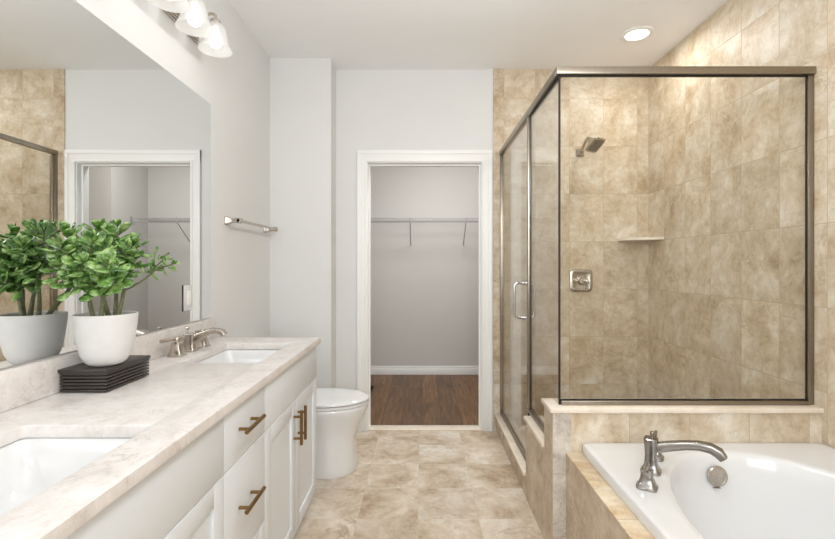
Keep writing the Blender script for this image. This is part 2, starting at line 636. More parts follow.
# ------------------------------------------------------------------ knee walls, curb, tub surround
KX = 0.56           # left face of the knee walls
KY0, KY1 = 1.93, 2.06
bm = bm_new(); box(bm, KX + .08, XR, KY0, KY1, 0, .622); struct('wall_knee', bm, M['tile_knee'])
bm = bm_new(); box(bm, KX + .001, KX + .08, KY0 - .001, KY0 + .04, 0, .622); struct('trim_3', bm, M['tile_gray'])
bm = bm_new()
box(bm, KX, KX + .08, KY0 + .0005, KY1, 0, .622)
box(bm, KX, KX + .1, KY1, 2.425, 0, .42)
struct('wall_knee_side', bm, M['tile_kneeside'])
bm = bm_new(); box(bm, KX - .012, XR, KY0 - .012, KY1 + .012, .623, .644, .003); struct('trim_4', bm, M['cap'])
bm = bm_new(); box(bm, KX - .012, KX + .112, KY1 + .0005, 2.437, .42, .441, .003); struct('trim_5', bm, M['cap'])
bm = bm_new(); box(bm, KX + .002, KX + .1, 2.425, YB - .008, 0, .112); struct('wall_curb', bm, M['tile_kneeside'])
bm = bm_new(); box(bm, KX - .012, KX + .112, 2.437, YB - .008, .112, .132, .003); struct('trim_6', bm, M['cap'])
bm = bm_new(); box(bm, KX + .1, XR, KY1, YB - .008, 0, .03); struct('floor_shower', bm, M['tile_floor'])
# tub surround
TX0, TZ, TY0 = 0.614, 0.455, 0.2
bm = bm_new(); box(bm, TX0 + .004, TX0 + .03, TY0, KY0 - .001, 0, TZ - .008); struct('wall_tub_apron', bm, M['tile_kneeside'])
bm = bm_new()
box(bm, TX0, TX0 + .12, TY0, KY0 - .001, TZ - .008, TZ, .002)
struct('trim_7', bm, M['tile_deck'])
bm = bm_new(); box(bm, TX0 + .03, XR, TY0 - .1, TY0, 0, TZ); struct('wall_tub_end', bm, M['tile_knee'])

# ------------------------------------------------------------------ bathtub
TBX0, TBX1, TBY0, TBY1, TBZ = 0.681, XR - .002, TY0 + .01, KY0 - .002, 0.497
ocx, ocy, oa, ob = 1.20, 1.09, 0.42, 0.745
tub = thing('bathtub', 'white oval garden bathtub set in the beige tiled deck', 'bathtub', (ocx, ocy, 0))
N = 160
mx_, my_ = (TBX0 + TBX1) / 2, (TBY0 + TBY1) / 2
hx, hy = (TBX1 - TBX0) / 2, (TBY1 - TBY0) / 2
angs = sorted([2 * PI * i / N for i in range(N)] + [math.atan2(sy * hy, sx * hx) % (2 * PI) for sx in (-1, 1) for sy in (-1, 1)])


def rect_ring(grow, z):
    out = []
    a, b = hx + grow, hy + grow
    for t in angs:
        c, s = math.cos(t), math.sin(t)
        r = 1 / ((abs(c / a) ** 70 + abs(s / b) ** 70) ** (1 / 70))
        out.append((mx_ + r * c, my_ + r * s, z))
    return out


def oval_ring(sx, sy, z, dy=0.0):
    out = []
    for t in angs:
        c, s = math.cos(t), math.sin(t)
        a, b = oa * sx, ob * sy
        r = 1 / ((abs(c / a) ** 2.25 + abs(s / b) ** 2.25) ** (1 / 2.25))
        out.append((ocx + r * c, ocy + dy + r * s, z))
    return out


bm = bm_new()
rings = [rect_ring(0, TZ + .001), rect_ring(0, TBZ - .008), rect_ring(-.003, TBZ - .002), rect_ring(-.009, TBZ), rect_ring(-.03, TBZ - .001),
         oval_ring(1.05, 1.03, TBZ - .001), oval_ring(1.015, 1.01, TBZ - .002), oval_ring(.99, .993, TBZ - .006), oval_ring(.972, .982, TBZ - .02), oval_ring(.955, .97, TBZ - .06),
         oval_ring(.925, .945, .34), oval_ring(.89, .91, .22), oval_ring(.85, .875, .13), oval_ring(.79, .83, .085), oval_ring(.7, .75, .065),
         oval_ring(.5, .55, .058), oval_ring(.2, .2, .054), oval_ring(.02, .02, .053)]
loft(bm, rings, False, True)
obj('shell', bm, M['acryl'], tub, smooth=50)


def overflow():
    bm = bm_new()
    lathe(bm, [(.036, 0), (.039, .004), (.039, .010), (.036, .014), (.030, .015), (.028, .013), (.012, .013), (.006, .015), (.001, .0155)], (0, 0, 0), 40, 'Y')
    box(bm, -.022, .006, -.014, -.002, -.046, -.041, .002)
    xform(bm, Matrix.Translation((1.176, 1.797, .415)) @ Matrix.Rotation(math.radians(-8), 4, 'X'))
    obj('overflow_plate', bm, M['nickel'], tub)


overflow()
bm = bm_new()
lathe(bm, [(.036, 0), (.036, .003), (.026, .004), (.02, .001), (.001, .001)], (1.19, 1.5, .062), 32)
obj('drain', bm, M['nickel'], tub)

# tub filler
bf = thing('bathtub_faucet', 'nickel bathtub filler with long curved spout on the tub rim', 'faucet', (.842, 1.655, TBZ))
fdir = Vector((.15, .24, 0)).normalized()
sdir = Vector((fdir.y, -fdir.x, 0))


def sqloft(bm, prof, c, rot, r=0.25, aspect=1.0):
    """stack of rounded squares; prof = (half width, z)"""
    rings = []
    for w, z in prof:
        pts = rrect(2 * w, 2 * w * aspect, min(w, w * aspect) * r, 3)
        rings.append([Vector((c[0], c[1], c[2] + z)) + Matrix.Rotation(rot, 3, 'Z') @ Vector((a, b, 0)) for a, b in pts])
    return loft(bm, rings)


rot = math.atan2(sdir.y, sdir.x)
c0 = Vector((.842, 1.655, TBZ))
bm = bm_new()
sqloft(bm, [(.034, 0), (.034, .006), (.030, .010), (.022, .03), (.0195, .06), (.0215, .095), (.024, .115), (.024, .121), (.021, .124)], c0, rot, .5)
obj('spout_post', bm, M['gun'], bf)
bm = bm_new()
prof = [(-.005, .090, .018, .019), (.03, .096, .018, .0175), (.07, .109, .0185, .016), (.11, .120, .019, .0145), (.15, .1265, .0195, .0145), (.185, .125, .020, .016), (.208, .114, .020, .0175), (.222, .097, .0195, .014)]
rings = []
for i, (d, z, w, h) in enumerate(prof):
    if i == 0:
        tx, tz = 1, 0
    else:
        q = prof[min(i + 1, len(prof) - 1)]
        p0 = prof[i - 1]
        tx, tz = q[0] - p0[0], q[1] - p0[1]
    ln = math.hypot(tx, tz); tx /= ln; tz /= ln
    rings.append([c0 + sdir * (d - b * tz) + fdir * a + Vector((0, 0, z + b * tx)) for a, b in rrect(2 * w, 2 * h, min(w, h) * .6, 3)])
loft(bm, rings)
obj('spout', bm, M['gun'], bf)
bm = bm_new()
tp = c0 + Vector((0, 0, .123))
tube(bm, [tp - sdir * -.004, tp + sdir * .004 + Vector((0, 0, .012))], .004, 10)
lathe(bm, [(.0065, 0), (.008, .003), (.008, .012), (.006, .015)], tuple(tp + sdir * .004 + Vector((0, 0, .010))), 16)
obj('diverter_knob', bm, M['frame'], bf)
for s in (-1, 1):
    c = c0 + fdir * (.138 * s)
    bm = bm_new()
    sqloft(bm, [(.033, 0), (.033, .006), (.029, .010), (.021, .03), (.0185, .05), (.020, .058), (.0165, .062)], c, rot, .5)
    h = obj('handle', bm, M['gun'], bf)
    bm = bm_new()
    t0 = c + Vector((0, 0, .060))
    tube(bm, [t0, t0 + Vector((0, 0, .014))], [.013, .011], 16)
    tube(bm, [t0 + Vector((0, 0, .012)) - fdir * s * .01, t0 + fdir * s * .03 + Vector((0, 0, .016)), t0 + fdir * s * .068 + Vector((0, 0, .022))], [.008, .0075, .006], 12)
    obj('lever', bm, M['gun'], h)

# ------------------------------------------------------------------ shower enclosure
GX, GY = 0.603, 1.975       # glass planes
SX0, SX1 = GX - .016, GX + .016
enc = thing('shower_enclosure', 'clear glass shower enclosure with bronzed nickel frame on the tiled ledge', 'shower enclosure', (GX, GY, 0))
HZ0, HZ1 = 2.087, 2.120
YE = YB - .010
bm = bm_new()
box(bm, SX0 - .002, XR - .002, GY - .022, GY + .006, HZ0, HZ1, .003)
obj('front_header', bm, M['frame'], enc)
bm = bm_new()
box(bm, SX0 - .002, SX1 + .002, GY + .0065, YE, HZ0, HZ1, .003)
obj('side_header', bm, M['frame'], enc)
YP = 2.515                 # post between fixed side glass and door
# wall channel, bottom channels, post
bm = bm_new(); box(bm, XR - .028, XR - .002, GY - .010, GY + .005, .645, HZ0, .002); obj('wall_channel', bm, M['frame'], enc)
bm = bm_new(); box(bm, GX + .005, XR - .028, GY - .016, GY + .005, .6445, .664, .002); obj('sill_channel', bm, M['frame'], enc)
bm = bm_new(); box(bm, SX0, SX1, GY + .10, YP - .014, .4415, .458, .002); obj('side_channel', bm, M['frame'], enc)
bm = bm_new(); box(bm, SX0 + .002, SX1 - .006, YP - .012, YP + .014, .4415, HZ0, .002); obj('post', bm, M['frame'], enc)
bm = bm_new(); box(bm, SX0 + .002, SX1 - .002, YE - .026, YE, .1325, HZ0, .002); obj('hinge_jamb', bm, M['frame'], enc)
bm = bm_new(); box(bm, SX0 + .004, SX1 - .004, YP - .014, YE - .026, .1325, .148, .002); obj('curb_channel', bm, M['frame'], enc)
# glass panes
bm = bm_new(); box(bm, SX1 - .012, XR - .030, GY - .004, GY + .004, .664, HZ0); obj('front_pane', bm, M['glass'], enc)
pts = [(GY + .012, .646), (GY + .012, HZ0), (YP - .014, HZ0), (YP - .014, .458), (KY1 + .016, .458), (KY1 + .016, .646)]
bm = bm_new()
loft(bm, [[(GX - .004, a, b) for a, b in pts], [(GX + .004, a, b) for a, b in pts]])
obj('side_pane', bm, M['glass'], enc)
# black gaskets
bm = bm_new()
box(bm, GX + .004, XR - .028, GY - .006, GY + .006, HZ0 - .005, HZ0 - .0005)
box(bm, XR - .0305, XR - .0285, GY - .004, GY + .004, .669, HZ0 - .005)
box(bm, GX + .004, XR - .028, GY - .006, GY + .006, .6642, .668)
obj('front_gasket', bm, M['black'], enc)
bm = bm_new()
box(bm, GX - .003, GX + .004, GY - .004, GY + .006, .6445, HZ0)
obj('corner_gasket', bm, M['black'], enc)
bm = bm_new()
box(bm, GX - .006, GX + .006, GY + .012, YP - .014, HZ0 - .006, HZ0 - .0005)
box(bm, GX - .0045, GX + .0045, YP - .018, YP - .0145, .458, HZ0 - .006)
obj('side_gasket', bm, M['black'], enc)
door = bm_new()
box(door, GX - .004, GX + .004, YP + .026, YE - .036, .165, HZ0 - .014)
door = obj('door', door, M['glass'], enc)
bm = bm_new(); box(bm, GX - .011, GX + .011, YE - .046, YE - .0265, .155, HZ0 - .012, .002); obj('hinge_rail', bm, M['frame'], door)
bm = bm_new(); box(bm, GX - .005, GX + .005, YP + .020, YP + .027, .155, HZ0 - .012, .002); obj('edge_strip', bm, M['black'], door)
bm = bm_new(); box(bm, GX - .010, GX + .010, YP + .028, YE - .046, .150, .168, .002); obj('bottom_rail', bm, M['frame'], door)
bm = bm_new()
HY, z0, z1 = 2.655, .945, 1.15
for s in (-1, 1):
    o = .058 * s
    r = .022
    pts = [(GX + .003 * s, HY, z0)]
    for kk in range(7):
        a = PI / 2 * kk / 6
        pts.append((GX + o - s * r + s * r * math.sin(a), HY, z0 + r - r * math.cos(a)))
    for kk in range(7):
        a = PI / 2 * kk / 6
        pts.append((GX + o - s * r + s * r * math.cos(a), HY, z1 - r + r * math.sin(a)))
    pts.append((GX + .003 * s, HY, z1))
    tube(bm, pts, .0085, 12)
    for z in (z0, z1):
        lathe(bm, [(.014, .004 * s), (.014, .008 * s), (.010, .011 * s)], (GX, HY, z), 20, 'X')
obj('handle', bm, M['chrome'], door)

# ------------------------------------------------------------------ shower fittings
YW = YB - .0085
sh = thing('showerhead', 'square brushed nickel shower head on the tiled back wall', 'shower head', (1.195, YW, 2.105))
bm = bm_new()
pr = rrect(.062, .062, .012, 4)
loft(bm, [[(1.195 + a, YW, 2.105 + b) for a, b in pr], [(1.195 + a, YW - .006, 2.105 + b) for a, b in pr], [(1.195 + a * .7, YW - .016, 2.105 + b * .7) for a, b in pr], [(1.195 + a * .4, YW - .03, 2.105 + b * .4) for a, b in pr]])
obj('flange', bm, M['nickel'], sh)
bm = bm_new()
hc = Vector((1.213, 3.235, 2.155))
tube(bm, smooth_path([(1.195, YW - .01, 2.105), (1.197, YW - .05, 2.125), (1.202, 3.30, 2.165), (1.207, 3.265, 2.178), tuple(hc)], 6), .0105, 14)
obj('arm', bm, M['nickel'], sh)
ax = Vector((.28, -.42, -.60)).normalized()
hx_ = ax.cross(Vector((0, 0, 1))).normalized()
hy_ = ax.cross(hx_)
bm = bm_new()
rings = []
for w, d in ((.014, -.012), (.020, 0), (.022, .012), (.038, .03), (.055, .048), (.060, .055), (.060, .064), (.055, .067)):
    rings.append([hc + ax * d + hx_ * a + hy_ * b for a, b in rrect(2 * w, 2 * w, w * .3, 4)])
loft(bm, rings)
hd = obj('head', bm, M['nickel'], sh)
bm = bm_new()
rings = []
for w, d in ((.048, .0665), (.047, .069)):
    rings.append([hc + ax * d + hx_ * a + hy_ * b for a, b in rrect(2 * w, 2 * w, w * .3, 4)])
loft(bm, rings)
obj('spray_face', bm, plain('gray_nozzle_face', (120, 114, 104), 0.4, 0.6, vary=.3, scale=140), hd)

vx, vz = 1.203, 1.138
sv = thing('shower_valve', 'square nickel shower control plate with lever below the shower head', 'shower control', (vx, YW, vz))
bm = bm_new()
rings = []
for w, d in ((.083, 0), (.085, .004), (.083, .010), (.070, .014), (.062, .014), (.055, .010), (.030, .010)):
    n_ = []
    for a, b in rrect(2 * w, 2 * w, .028 * w / .085, 6):
        bul = 1 + .05 * (1 - (abs(a * b) / w / w))
        n_.append((vx + a * bul, YW - d, vz + b * bul))
    rings.append(n_)
loft(bm, rings)
obj('plate', bm, M['nickel'], sv)
bm = bm_new()
lathe(bm, [(.034, .009), (.032, .03), (.028, .045), (.024, .05), (.001, .052)], (vx, YW, vz), 32, 'Y')
h = obj('handle', bm, M['nickel'], sv)
bm = bm_new()
tube(bm, smooth_path([(vx + .005, YW - .042, vz + .005), (vx + .03, YW - .048, vz - .002), (vx + .042, YW - .05, vz - .03), (vx + .044, YW - .052, vz - .055)], 4), [.010] * 7 + [.0085] * 6, 12)
obj('lever', bm, M['chrome'], h)

bm = bm_new()
arc = [(XR - .002, YW - .0005)] + [(XR - .002 - .235 * math.sin(a) ** .9, YW - .0005 - .225 * math.cos(a) ** .9) for a in [PI / 2 * q / 14 for q in range(15)]]
loft(bm, [[(a, b, 1.437) for a, b in arc], [(a, b, 1.437 + .004) for a, b in arc], [(a, b, 1.456) for a, b in arc]])
tag(obj('corner_shelf', bm, M['cap']), 'cream marble corner shelf in the tiled shower corner', 'shelf')

# ------------------------------------------------------------------ recessed ceiling light
rl = thing('recessed_light', 'round white recessed downlight glowing in the ceiling above the shower', 'ceiling light', (1.381, 2.89, ZC))
bm = bm_new()
lathe(bm, [(.096, 0), (.096, -.004), (.088, -.008), (.072, -.008), (.068, -.002)], (1.381, 2.89, ZC - .0005), 48, cap0=False, cap1=False)
obj('trim_ring', bm, M['trimw'], rl)
bm = bm_new()
lathe(bm, [(.071, -.0035), (.04, -.0045), (.001, -.005)], (1.381, 2.89, ZC), 40, cap0=False)
obj('diffuser', bm, M['diffuser'], rl)

# ------------------------------------------------------------------ vanity
VX = -0.545            # cabinet face plane (door fronts)
VY0, VY1 = 0.49, 2.325
CTZ0, CTZ1 = .85, .88
van = thing('vanity_cabinet', 'long white shaker vanity cabinet along the left wall', 'cabinet', (-.82, 1.405, 0))
bm = bm_new()
box(bm, XL + .003, XL + .018, VY0, VY1, .09, CTZ0)
box(bm, VX - .04, VX - .02, VY0, VY1, .09, CTZ0)
box(bm, XL + .018, VX - .04, VY0, VY0 + .02, .09, CTZ0)
box(bm, XL + .018, VX - .04, VY1 - .02, VY1, .09, CTZ0)
box(bm, XL + .018, VX - .04, VY0 + .02, VY1 - .02, .09, .11)
box(bm, XL + .003, VX - .09, VY0 + .01, VY1 - .01, 0, .0899)
obj('body', bm, M['cab'], van)


def bar_pull(parent, y, z, vertical, L=.148):
    bm = bm_new()
    x = VX + .033
    d = Vector((0, 0, 1)) if vertical else Vector((0, 1, 0))
    c = Vector((x, y, z))
    tube(bm, [c - d * L / 2, c - d * (L / 2 - .001), c + d * (L / 2 - .001), c + d * L / 2], [.0055, .0065, .0065, .0055], 14)
    for s in (-1, 1):
        q = c + d * (s * L * .31)
        tube(bm, [q, Vector((VX - .0005, q.y, q.z))], .005, 12)
    return obj('handle', bm, M['brass'], parent)


def slab_front(name, y0, y1, z0, z1):
    bm = bm_new()
    box(bm, VX - .0195, VX, y0, y1, z0, z1, .0015, 2)
    return obj(name, bm, M['cab'], van)


def shaker(name, y0, y1, z0, z1, w=.058):
    bm = bm_new()
    box(bm, VX - .0195, VX - .0085, y0 + .002, y1 - .002, z0 + .002, z1 - .002)
    box(bm, VX - .0195, VX, y0, y0 + w, z0, z1, .0015)
    box(bm, VX - .0195, VX, y1 - w, y1, z0, z1, .0015)
    box(bm, VX - .0195, VX, y0 + w - .0015, y1 - w + .0015, z0, z0 + w, .0015)
    box(bm, VX - .0195, VX, y0 + w - .0015, y1 - w + .0015, z1 - w, z1, .0015)
    return obj(name, bm, M['cab'], van)


DY0, DY1 = 1.239, 1.562
ZS = .678
g = .002
slab_front('false_front', DY1 + g, VY1 - g, ZS + g, CTZ0 - .004)
slab_front('false_front', VY0 + g, DY0 - g, ZS + g, CTZ0 - .004)
d = slab_front('drawer', DY0 + g, DY1 - g, ZS + g, CTZ0 - .004); bar_pull(d, 1.387, .767, False)
d = slab_front('drawer', DY0 + g, DY1 - g, .372 + g, ZS - g); bar_pull(d, 1.387, .533, False)
d = shaker('drawer', DY0 + g, DY1 - g, .095, .372 - g); bar_pull(d, 1.387, .235, False)
for a, b in ((VY0, DY0), (DY1, VY1)):
    mid = (a + b) / 2
    d = shaker('door', a + g, mid - g, .095, ZS - g); bar_pull(d, mid - .032, .565, True)
    d = shaker('door', mid + g, b - g, .095, ZS - g); bar_pull(d, mid + .032, .565, True)

# countertop with two undermount sinks
SKX0, SKX1 = -.935, -.632
SINKS = [(1.727, 2.158), (.625, 1.055)]
outl = [[(-1.0895, .465), (-.527, .465), (-.527, 2.345), (-1.0895, 2.345)]]
for a, b in SINKS:
    outl.append([((SKX0 + SKX1) / 2 + p_, (a + b) / 2 + q_) for p_, q_ in rrect(SKX1 - SKX0, b - a, .012, 6)])
bm = curve_plate('countertop', outl, CTZ1 - CTZ0, None, lambda x, y, z: (x, y, z + (CTZ0 + CTZ1) / 2), bevel=.003)
tag(obj('countertop', bm, M['quartz'], smooth=40), 'cream quartz countertop on top of the white vanity', 'countertop')
bm = bm_new(); box(bm, XL + .001, -1.068, .465, 2.338, CTZ1 + .0005, .984, .002)
tag(obj('backsplash', bm, M['quartz']), 'low cream quartz backsplash between countertop and mirror', 'backsplash')

for i, (a, b) in enumerate(SINKS):
    cx, cy = (SKX0 + SKX1) / 2, (a + b) / 2
    t = thing('sink', ['white rectangular undermount sink at the far end, next to the nickel faucet', 'white rectangular undermount sink at the near end, cut by the left edge'][i], 'sink', (cx, cy, .69), 'undermount vanity sinks')
    w, h = SKX1 - SKX0, b - a
    bm = bm_new()
    prof = [(.035, .838, .03), (.035, .8485, .03), (.006, .8485, .028), (.003, .845, .03), (-.006, .80, .04), (-.022, .75, .05), (-.045, .722, .06), (-.10, .712, .04), (-.14, .710, .01)]
    rings = []
    for gr_, z, r in prof:
        rings.append([(cx + p_, cy + q_, z) for p_, q_ in rrect(w + 2 * gr_, h + 2 * gr_, max(.004, min(r, (w + 2 * gr_) / 2 - .001)), 8)])
    loft(bm, rings, False, True)
    o = obj('basin', bm, M['porc'], t, smooth=60)
    bm = bm_new()
    lathe(bm, [(.024, 0), (.024, .002), (.018, .003), (.016, .001), (.001, .001)], (cx, cy, .7115), 28)
    obj('drain', bm, M['nickel'], t)

# sink faucet
FX, FZ = -1.012, CTZ1 + .0005
sf = thing('sink_faucet', 'widespread brushed nickel sink faucet with two levers', 'faucet', (FX, 1.965, FZ))
bm = bm_new()
sqloft(bm, [(.027, 0), (.027, .005), (.024, .009), (.0215, .03), (.021, .05), (.0225, .07), (.0225, .074), (.019, .078)], (FX, 1.965, FZ), 0, .25)
prof = [(.0, .050, .0165, .020), (.03, .058, .0165, .018), (.06, .074, .0165, .015), (.09, .0855, .017, .0125), (.115, .088, .018, .0115), (.138, .083, .0185, .0115), (.150, .070, .018, .010)]
rings = []
for i, (d_, z, w, h) in enumerate(prof):
    p0, q = prof[max(0, i - 1)], prof[min(i + 1, len(prof) - 1)]
    tx, tz = q[0] - p0[0], q[1] - p0[1]
    ln = math.hypot(tx, tz); tx /= ln; tz /= ln
    rings.append([(FX + d_ - b * tz, 1.965 + a, FZ + z + b * tx) for a, b in rrect(2 * w, 2 * h, min(w, h) * .45, 3)])
loft(bm, rings)
obj('spout', bm, M['nickel'], sf)
bm = bm_new()
tube(bm, [(FX - .012, 1.965, FZ + .072), (FX - .012, 1.965, FZ + .098)], .003, 10)
sqloft(bm, [(.004, 0), (.010, .006), (.009, .010), (.003, .012)], (FX - .012, 1.965, FZ + .095), .6, .4)
obj('lift_rod', bm, M['nickel'], sf)
for s in (-1, 1):
    hyy = 1.965 + .106 * s
    bm = bm_new()
    sqloft(bm, [(.029, 0), (.029, .005), (.025, .010), (.0185, .035), (.0165, .053), (.015, .057)], (FX, hyy, FZ), 0, .3)
    h = obj('handle', bm, M['nickel'], sf)
    bm = bm_new()
    lathe(bm, [(.010, .056), (.011, .062), (.011, .072), (.008, .078), (.001, .080)], (FX, hyy, FZ), 20)
    aa = Vector((-.40 if s < 0 else .3, s * 1.0, 0)).normalized()
    c = Vector((FX, hyy, FZ + .071))
    tube(bm, [c - aa * .034, c - aa * .02, c, c + aa * .04, c + aa * .074], [.0085, .0065, .0075, .0065, .008], 12)
    obj('lever', bm, M['nickel'], h)

# mirror and its outlet
bm = bm_new(); box(bm, XL + .0005, XL + .006, .47, 2.309, .989, 2.083)
tag(obj('wall_mirror', bm, M['mirror'], smooth=0), 'large frameless mirror on the left wall above the backsplash', 'mirror')
MXF = XL + .0065
ot = thing('outlet', 'outlet in a mirrored cover plate set into the big mirror', 'outlet', (MXF, 2.077, 1.105))
bm = bm_new(); box(bm, MXF, MXF + .006, 2.040, 2.114, 1.047, 1.163, .001); obj('cover_plate', bm, M['plate'], ot)
bm = bm_new(); box(bm, MXF, MXF + .0025, 2.0365, 2.0395, 1.045, 1.165); obj('edge_gap_shade', bm, M['black'], ot)  # black strip stands in for the dark gap reflected beside the plate
bm = bm_new()
box(bm, MXF + .0062, MXF + .009, 2.060, 2.094, 1.071, 1.139, .001)
for z in (1.088, 1.122):
    for y in (2.071, 2.082):
        box(bm, MXF + .0088, MXF + .0092, y - .001, y + .001, z - .004, z + .004)
obj('receptacle', bm, M['plastic'], ot)

# ------------------------------------------------------------------ riser and plant
RZ0, RZ1 = CTZ1 + .0005, .950
rs = thing('display_riser', 'black ribbed rectangular riser under the potted plant', 'riser', (-.985, 1.42, RZ0))
bm = bm_new()
nl = 6
hh = (RZ1 - .011 - RZ0) / nl
for i in range(nl):
    z = RZ0 + i * hh
    box(bm, -1.063, -.925, 1.319, 1.527, z + .0030, z + hh - .0002, .001)
box(bm, -1.053, -.936, 1.329, 1.516, RZ0, RZ1 - .011)
obj('slatted_body', bm, M['ebony'], rs)
bm = bm_new(); box(bm, -1.066, -.922, 1.315, 1.530, RZ1 - .011, RZ1, .002)
obj('top', bm, M['ebony'], rs)

PX, PY, PZ = -.972, 1.385, RZ1 + .0005
pl = thing('potted_jade_plant', 'green jade plant in a pale gray round pot on the black riser', 'plant', (PX, PY, PZ))
bm = bm_new()
lathe(bm, [(.034, 0), (.044, .003), (.055, .012), (.067, .035), (.075, .07), (.080, .105), (.083, .135), (.0845, .152), (.084, .156), (.081, .157), (.078, .155), (.076, .135), (.074, .12)],
      (PX, PY, PZ), 56)
obj('pot', bm, M['concrete'], pl, smooth=50)
bm = bm_new()
lathe(bm, [(.075, .138), (.05, .142), (.02, .144), (.001, .1445)], (PX, PY, PZ), 32, cap0=False)
obj('soil', bm, M['soil'], pl)


def at(px, py, y):
    s = F / y
    return Vector(((px - CX) / s, y, CAMZ - (py - CY) / s))


# branch tips, as read off the photograph, at real depths around the pot
STEMS = [
    # trunk foot (dx, dy), fork point, branch tips
    ((-.028, -.015), (88, 285, 1.36), [(72, 246, 1.30), (82, 262, 1.25), (66, 232, 1.33), (92, 240, 1.27), (63, 256, 1.31), (76, 272, 1.28), (57, 264, 1.27), (68, 280, 1.26), (60, 246, 1.28)]),
    ((.004, -.030), (105, 280, 1.35), [(100, 228, 1.38), (108, 262, 1.24), (104, 246, 1.30), (92, 254, 1.31), (110, 277, 1.28), (90, 282, 1.28)]),
    ((.020, .010), (116, 285, 1.41), [(118, 228, 1.45), (128, 248, 1.36), (112, 232, 1.36), (134, 242, 1.40), (120, 262, 1.42), (132, 258, 1.40)]),
    ((.030, .002), (124, 290, 1.40), [(157, 269, 1.40)]),
    ((-.012, .030), (96, 270, 1.47), [(88, 226, 1.50), (108, 240, 1.50), (80, 240, 1.47), (100, 258, 1.50)]),
]
leaves = bm_new()


def leaf(bm, base, d, up, L, W):
    """thick spoon-shaped succulent leaf"""
    d = d.normalized()
    side = d.cross(up)
    if side.length < 1e-3:
        side = d.cross(Vector((1, 0, 0)))
    side.normalize()
    n_ = side.cross(d).normalized()
    rings = []
    for t, w in ((0, .12), (.12, .22), (.32, .55), (.55, .9), (.75, 1.0), (.9, .75), (.98, .32)):
        c = base + d * (L * t) + n_ * (L * .10 * t * t)
        hw, ht = W * w / 2, W * .13 * (w ** .6)
        rings.append([c + side * (hw * math.cos(a)) + n_ * (ht * math.sin(a)) for a in [2 * PI * q / 8 for q in range(8)]])
    loft(bm, rings)


def leaf_ok(p):
    return p.x > XL + .012


def rosette(tip, axis, npairs, L, seed):
    rnd = random.Random(seed)
    axis = axis.normalized()
    x, y = frame_of(axis)
    ph = rnd.random() * PI
    for i in range(npairs):
        back = .011 * (npairs - 1 - i)
        c = tip - axis * back
        spread = math.radians(28 + 62 * (npairs - 1 - i) / max(1, npairs - 1) + rnd.uniform(-8, 8))
        ll = L * (0.58 + .42 * min(1.0, (npairs - 1 - i) / 2.0)) * rnd.uniform(.88, 1.1)
        for s in (0, PI):
            a = ph + s + (i % 2) * PI / 2 + rnd.uniform(-.2, .2)
            d_ = axis * math.cos(spread) + (x * math.cos(a) + y * math.sin(a)) * math.sin(spread)
            e = c + d_ * ll
            if not leaf_ok(e):
                d_.x = abs(d_.x) * .4
                if not leaf_ok(c + d_.normalized() * ll):
                    continue
            leaf(leaves, c, d_, axis, ll, ll * rnd.uniform(.52, .64))


sd = 0
for (dx, dy), fk, tips in STEMS:
    foot = Vector((PX + dx, PY + dy, PZ + .138))
    fork = at(*fk)
    bm = bm_new()
    mid = foot.lerp(fork, .5) + Vector((dx * .1, 0, 0))
    tube(bm, smooth_path([foot, mid, fork], 4), [.0078, .0072, .0068, .0064, .006, .0057, .0055, .0052, .005], 10)
    for t in tips:
        tp = at(*t)
        m2 = fork.lerp(tp, .5) + Vector((0, 0, -.008))
        path = smooth_path([fork, m2, tp], 4)
        tube(bm, path, [.0048 - .0003 * q for q in range(len(path))], 8)
        sd += 1
        dirn = (tp - fork).normalized() * .6 + Vector((0, 0, .6)) + Vector((0, -.25, 0))
        if t[0] > 145:
            dirn = Vector((.8, .05, .25))
        rosette(tp, dirn, 5 if t[0] < 145 else 4, .056 if t[0] < 145 else .038, sd)
        # small side pairs lower down the branch
        if t[0] < 145:
            pth = fork.lerp(tp, .62)
            rosette(pth, dirn + Vector((.5 * math.sin(sd * 2.1), .5 * math.cos(sd * 1.3), -.3)), 4, .044, sd + 100)
    if fk[0] == 124:
        # the long arm reaching right has two small tufts more
        for q, (tx, ty, tyy) in enumerate([(174, 264, 1.42), (166, 258, 1.38)]):
            tp2 = at(tx, ty, tyy)
            bs = at(150, 272, 1.40)
            tube(bm, smooth_path([bs, bs.lerp(tp2, .5) + Vector((0, 0, .002)), tp2], 3), .0028, 8)
            rosette(tp2, Vector((.8, .1, .35 - .5 * q)), 4, .031, 60 + q)
    obj('stem', bm, M['stem'], pl)
obj('foliage', leaves, M['leaf'], pl, smooth=60)

# ------------------------------------------------------------------ towel bar
tb = thing('towel_bar', 'brushed nickel towel bar on the left wall above the toilet', 'towel bar', (XL, 2.81, 1.503))
bm = bm_new(); tube(bm, [(-1.017, 2.49, 1.503), (-1.017, 3.135, 1.503)], .009, 14); obj('bar', bm, M['nickel'], tb)
for y in (2.505, 3.115):
    bm = bm_new()
    rings = []
    for w, d_ in ((.024, 0.0005), (.024, .006), (.020, .012), (.0135, .03), (.0125, .05), (.015, .06), (.015, .085), (.012, .088)):
        rings.append([(XL + d_, y + a, 1.503 + b) for a, b in rrect(2 * w, 2 * w, w * .3, 3)])
    loft(bm, rings)
    obj('post', bm, M['nickel'], tb)

